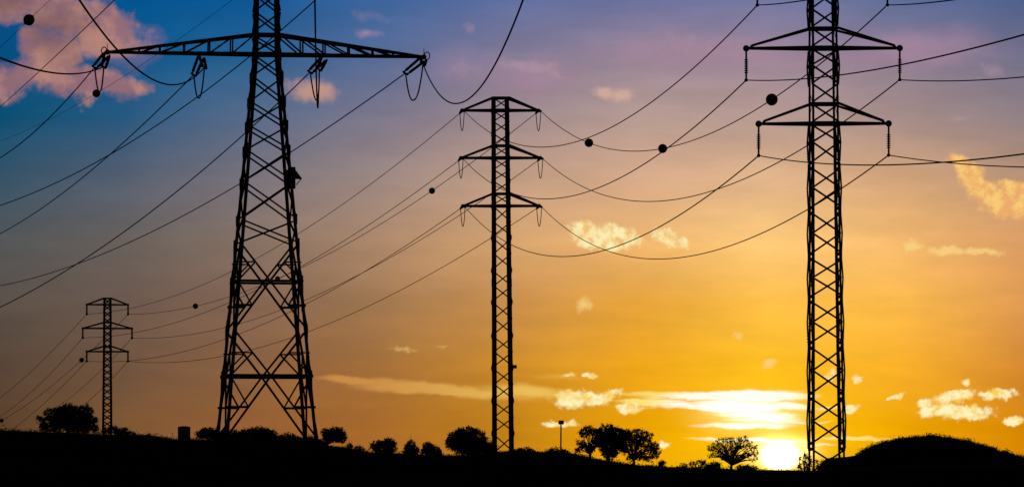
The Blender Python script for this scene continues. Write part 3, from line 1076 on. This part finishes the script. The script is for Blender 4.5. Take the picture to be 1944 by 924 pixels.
e = {}
e['l'] = strain(tipsB[0], (180, 128), (197, 127), 375.5, 369.5, (189, 174), armB)
e['li'] = strain(tipAt(106, -124), (368, 142), (388, 128), 377, 370.5, (378, 186), armB)
e['ri'] = strain(tipAt(106, 111), (589, 137), (606, 132), 380, 373.5, (601, 190), armB)
e['r'] = strain(tipsB[1], (770, 139), (803, 122), 380, 374.5, (786, 190), armB)
RB = .05
G2 = 'conductors of the wide-armed pylon'
V3 = Vector
wires += [
    (e['l'][1], V3((-21.6, 200, 19.1)), .62, RB, 'thick cable from the left arm end of the wide-armed pylon sagging to the left edge', G2),
    (e['li'][1], V3((-18.3, 200, 21.6)), 2.37, RB, 'thick cable dipping under the left arm of the wide-armed pylon then rising steeply left', G2),
    (e['ri'][1], V3((-8.4, 200, 28.5)), 6.6, RB, 'thick cable rising almost vertically past the right arm of the wide-armed pylon', G2),
    (e['r'][1], V3((2.6, 200, 28.5)), 6.58, RB, 'thick cable in a deep U hanging from the right arm end of the wide-armed pylon', G2),
    (e['l'][0], V3((-133.9, 900, 98.7)), 21.9, .05, 'cable running down left from the left arm end of the wide-armed pylon', G2),
    (e['li'][0], V3((-127.2, 900, 48.1)), 9.85, .05, 'cable running down left from the middle of the left arm of the wide-armed pylon', G2),
    (e['ri'][0], V3((-146.6, 700, 46.2)), 25.03, .05, 'cable from the inner right arm of the wide-armed pylon crossing behind its body', G2),
    (e['r'][0], V3((-134.1, 900, 43.8)), 12.38, .05, 'cable from the right arm end crossing the whole body of the wide-armed pylon', G2),
    (BT.world(tipsU[0]), V3((-105.7, 900, 63.4)), .5, .05, 'highest straight cable crossing the pink cloud', G2),
    (BT.world(tipsU[1]), V3((-134.6, 700, 62.9)), 23.4, .05, 'cable passing behind the head of the wide-armed pylon, down to the left edge', G2),
]
GM = 'thin earth wires with balls'
g1 = (P(600, -125, 450), V3((-104.2, 900, 62.1)), 3.29, .025, 'faint thin wire carrying the marker ball below the left arm', GM)
g2 = (P(160, -62, 450), V3((-346.2, 700, -139.6)), 13.9, .02, 'faint thin wire carrying the marker ball in the top left corner', GM)
wires += [g1, g2]

names = {'top': 'top', 'mid': 'middle', 'low': 'lowest'}
sagA = {('top', 'l'): 7.56, ('top', 'r'): 8.05, ('mid', 'l'): 7.16, ('mid', 'r'): 7.48, ('low', 'l'): 7.26, ('low', 'r'): 7.57}
sagB = {('top', 'l'): 6.7, ('top', 'r'): 7.3, ('mid', 'l'): 6.4, ('mid', 'r'): 7.1, ('low', 'l'): 6.6, ('low', 'r'): 7.1}
right = {('top', 'l'): ((13.9, 100, 13.9), .55), ('top', 'r'): ((17.6, 100, 13.6), .53), ('mid', 'l'): ((23.1, 100, 15.2), 1.53),
         ('mid', 'r'): ((42.2, 100, 20.5), 3.16), ('low', 'l'): ((29.6, 100, 13.1), 2.34), ('low', 'r'): ((50.0, 100, 17.3), 3.96)}
left = {('top', 'l'): ((-256.3, 2000, 17.4), 8.95), ('mid', 'l'): ((-257.7, 2000, 23.5), 14.1), ('low', 'l'): ((-250.2, 2000, 7.5), 8.8),
        ('top', 'r'): ((-263.9, 2000, 17.4), 14.2), ('mid', 'r'): ((-195.8, 2000, 26.9), 2.1), ('low', 'r'): ((-206.2, 2000, 19.2), 5.3)}
sd_n = {'l': 'left', 'r': 'right'}
keyed = {}
for lv in ('top', 'mid', 'low'):
    for sd in 'lr':
        n_, q = names[lv], sd_n[sd]
        a = (ATT['T2', lv, sd, 'near'], ATT['T3', lv, sd], sagA[lv, sd], .05, f'cable from the {n_} {q} arm of the middle pylon to the pylon by the sun', 'cables between middle and sunlit pylons')
        b = (ATT['T1', lv, sd], ATT['T2', lv, sd, 'far'], sagB[lv, sd], .052, f'cable from the {n_} {q} arm of the small far pylon to the middle pylon', 'cables between far and middle pylons')
        c = (ATT['T3', lv, sd], V3(right[lv, sd][0]), right[lv, sd][1], .04, f'cable leaving the {n_} {q} arm of the pylon by the sun towards the right', 'cables right of the sunlit pylon')
        d_ = (ATT['T1', lv, sd], V3(left[lv, sd][0]), left[lv, sd][1], .06, f'faint cable descending left from the {n_} {q} arm of the far pylon', 'cables left of the far pylon')
        wires += [a, b, c, d_]
        keyed[lv, sd] = (a, b, c, d_)


def wpt(w, t):
    p = w[0].lerp(w[1], t)
    p.z -= 4 * w[2] * t * (1 - t)
    return p


for w in wires:
    mb = MB()
    n = 80
    mb.tube([wpt(w, i / n) for i in range(n + 1)], w[3], 5)
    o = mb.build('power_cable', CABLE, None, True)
    tag(o, w[4], 'cable', w[5])


def ball(w, px, label, r=0.55):
    best = min((abs(CX + F * wpt(w, i / 4000).x / wpt(w, i / 4000).y - px), i) for i in range(4001))[1]
    p = wpt(w, best / 4000)
    q = (wpt(w, min(1, best / 4000 + .01)) - p).normalized()
    root = empty('marker_ball', p, label, 'marker ball', 'marker balls on the wires')
    mb = MB()
    mb.ball((0, 0, 0), r, 28, 18)
    mb.build('shell', BALLM, root, True)
    mb = MB()
    mb.tube([-q * (r * 1.25), q * (r * 1.25)], [.09, .09], 6)
    mb.build('clamp', STEEL, root)


a, b, c, d_ = keyed['top', 'r']
ball(g2, 55, 'dark marker ball on a thin wire in the top left corner')
ball(g1, 183, 'dark marker ball just below the left arm end of the wide-armed pylon', .56)
ball(b, 371, 'dark marker ball between the small far pylon and the wide-armed pylon', .6)
ball(b, 527, 'dark marker ball seen inside the lattice of the wide-armed pylon', .5)
ball(b, 820, 'dark marker ball just left of the middle pylon', .52)
ball(a, 1118, 'marker ball nearest the middle pylon on its right side', .56)
ball(a, 1258, 'marker ball hanging midway between the middle pylon and the pylon by the sun', .5)
ball(a, 1465, 'largest marker ball, just left of the pylon by the sun', .53)
ball(d_, 155, 'dark marker ball just left of the small far pylon', .65)
ball(d_, 3, 'marker ball at the left edge just above the ridge', .65)

# ------------------------------------------------------------------ water tank and signpost
m = 900 / F
zt = float(terrain((349 - CX) * m, 900))
tk = empty('water_tank', ((349.5 - CX) * m, 900, zt - .2), 'squat dark cylindrical tank standing alone on the ridge', 'water tank')
htop = EYE + (H0 - 811) * m - zt + .2
mb = MB()
mb.tube([(0, 0, 0), (0, 0, htop - .08), (0, 0, htop)], [1.2, 1.2, 1.1], 28)
mb.build('tank_wall', CONC, tk)
mb = MB()
mb.tube([(0, 0, htop), (0, 0, htop + .12), (0, 0, htop + .3)], [1.26, 1.24, .5], 28)
mb.build('tank_lid', CONC, tk)
m = 600 / F
xp = (1064.5 - CX) * m
zt = float(terrain(xp, 600))
sp = empty('signpost', (xp, 600, zt - .2), 'thin lone post carrying a small box-shaped sign', 'signpost')
ph = EYE + (H0 - 801) * m - zt + .2
mb = MB()
mb.tube([(0, 0, 0), (.04, 0, ph)], [.10, .085], 8)
mb.build('pole', STEEL, sp)
mb = MB()
mb.bar((.06, 0, ph - .25), (.06, 0, ph + .25), .68, .3)
mb.build('sign_box', PAINT, sp)
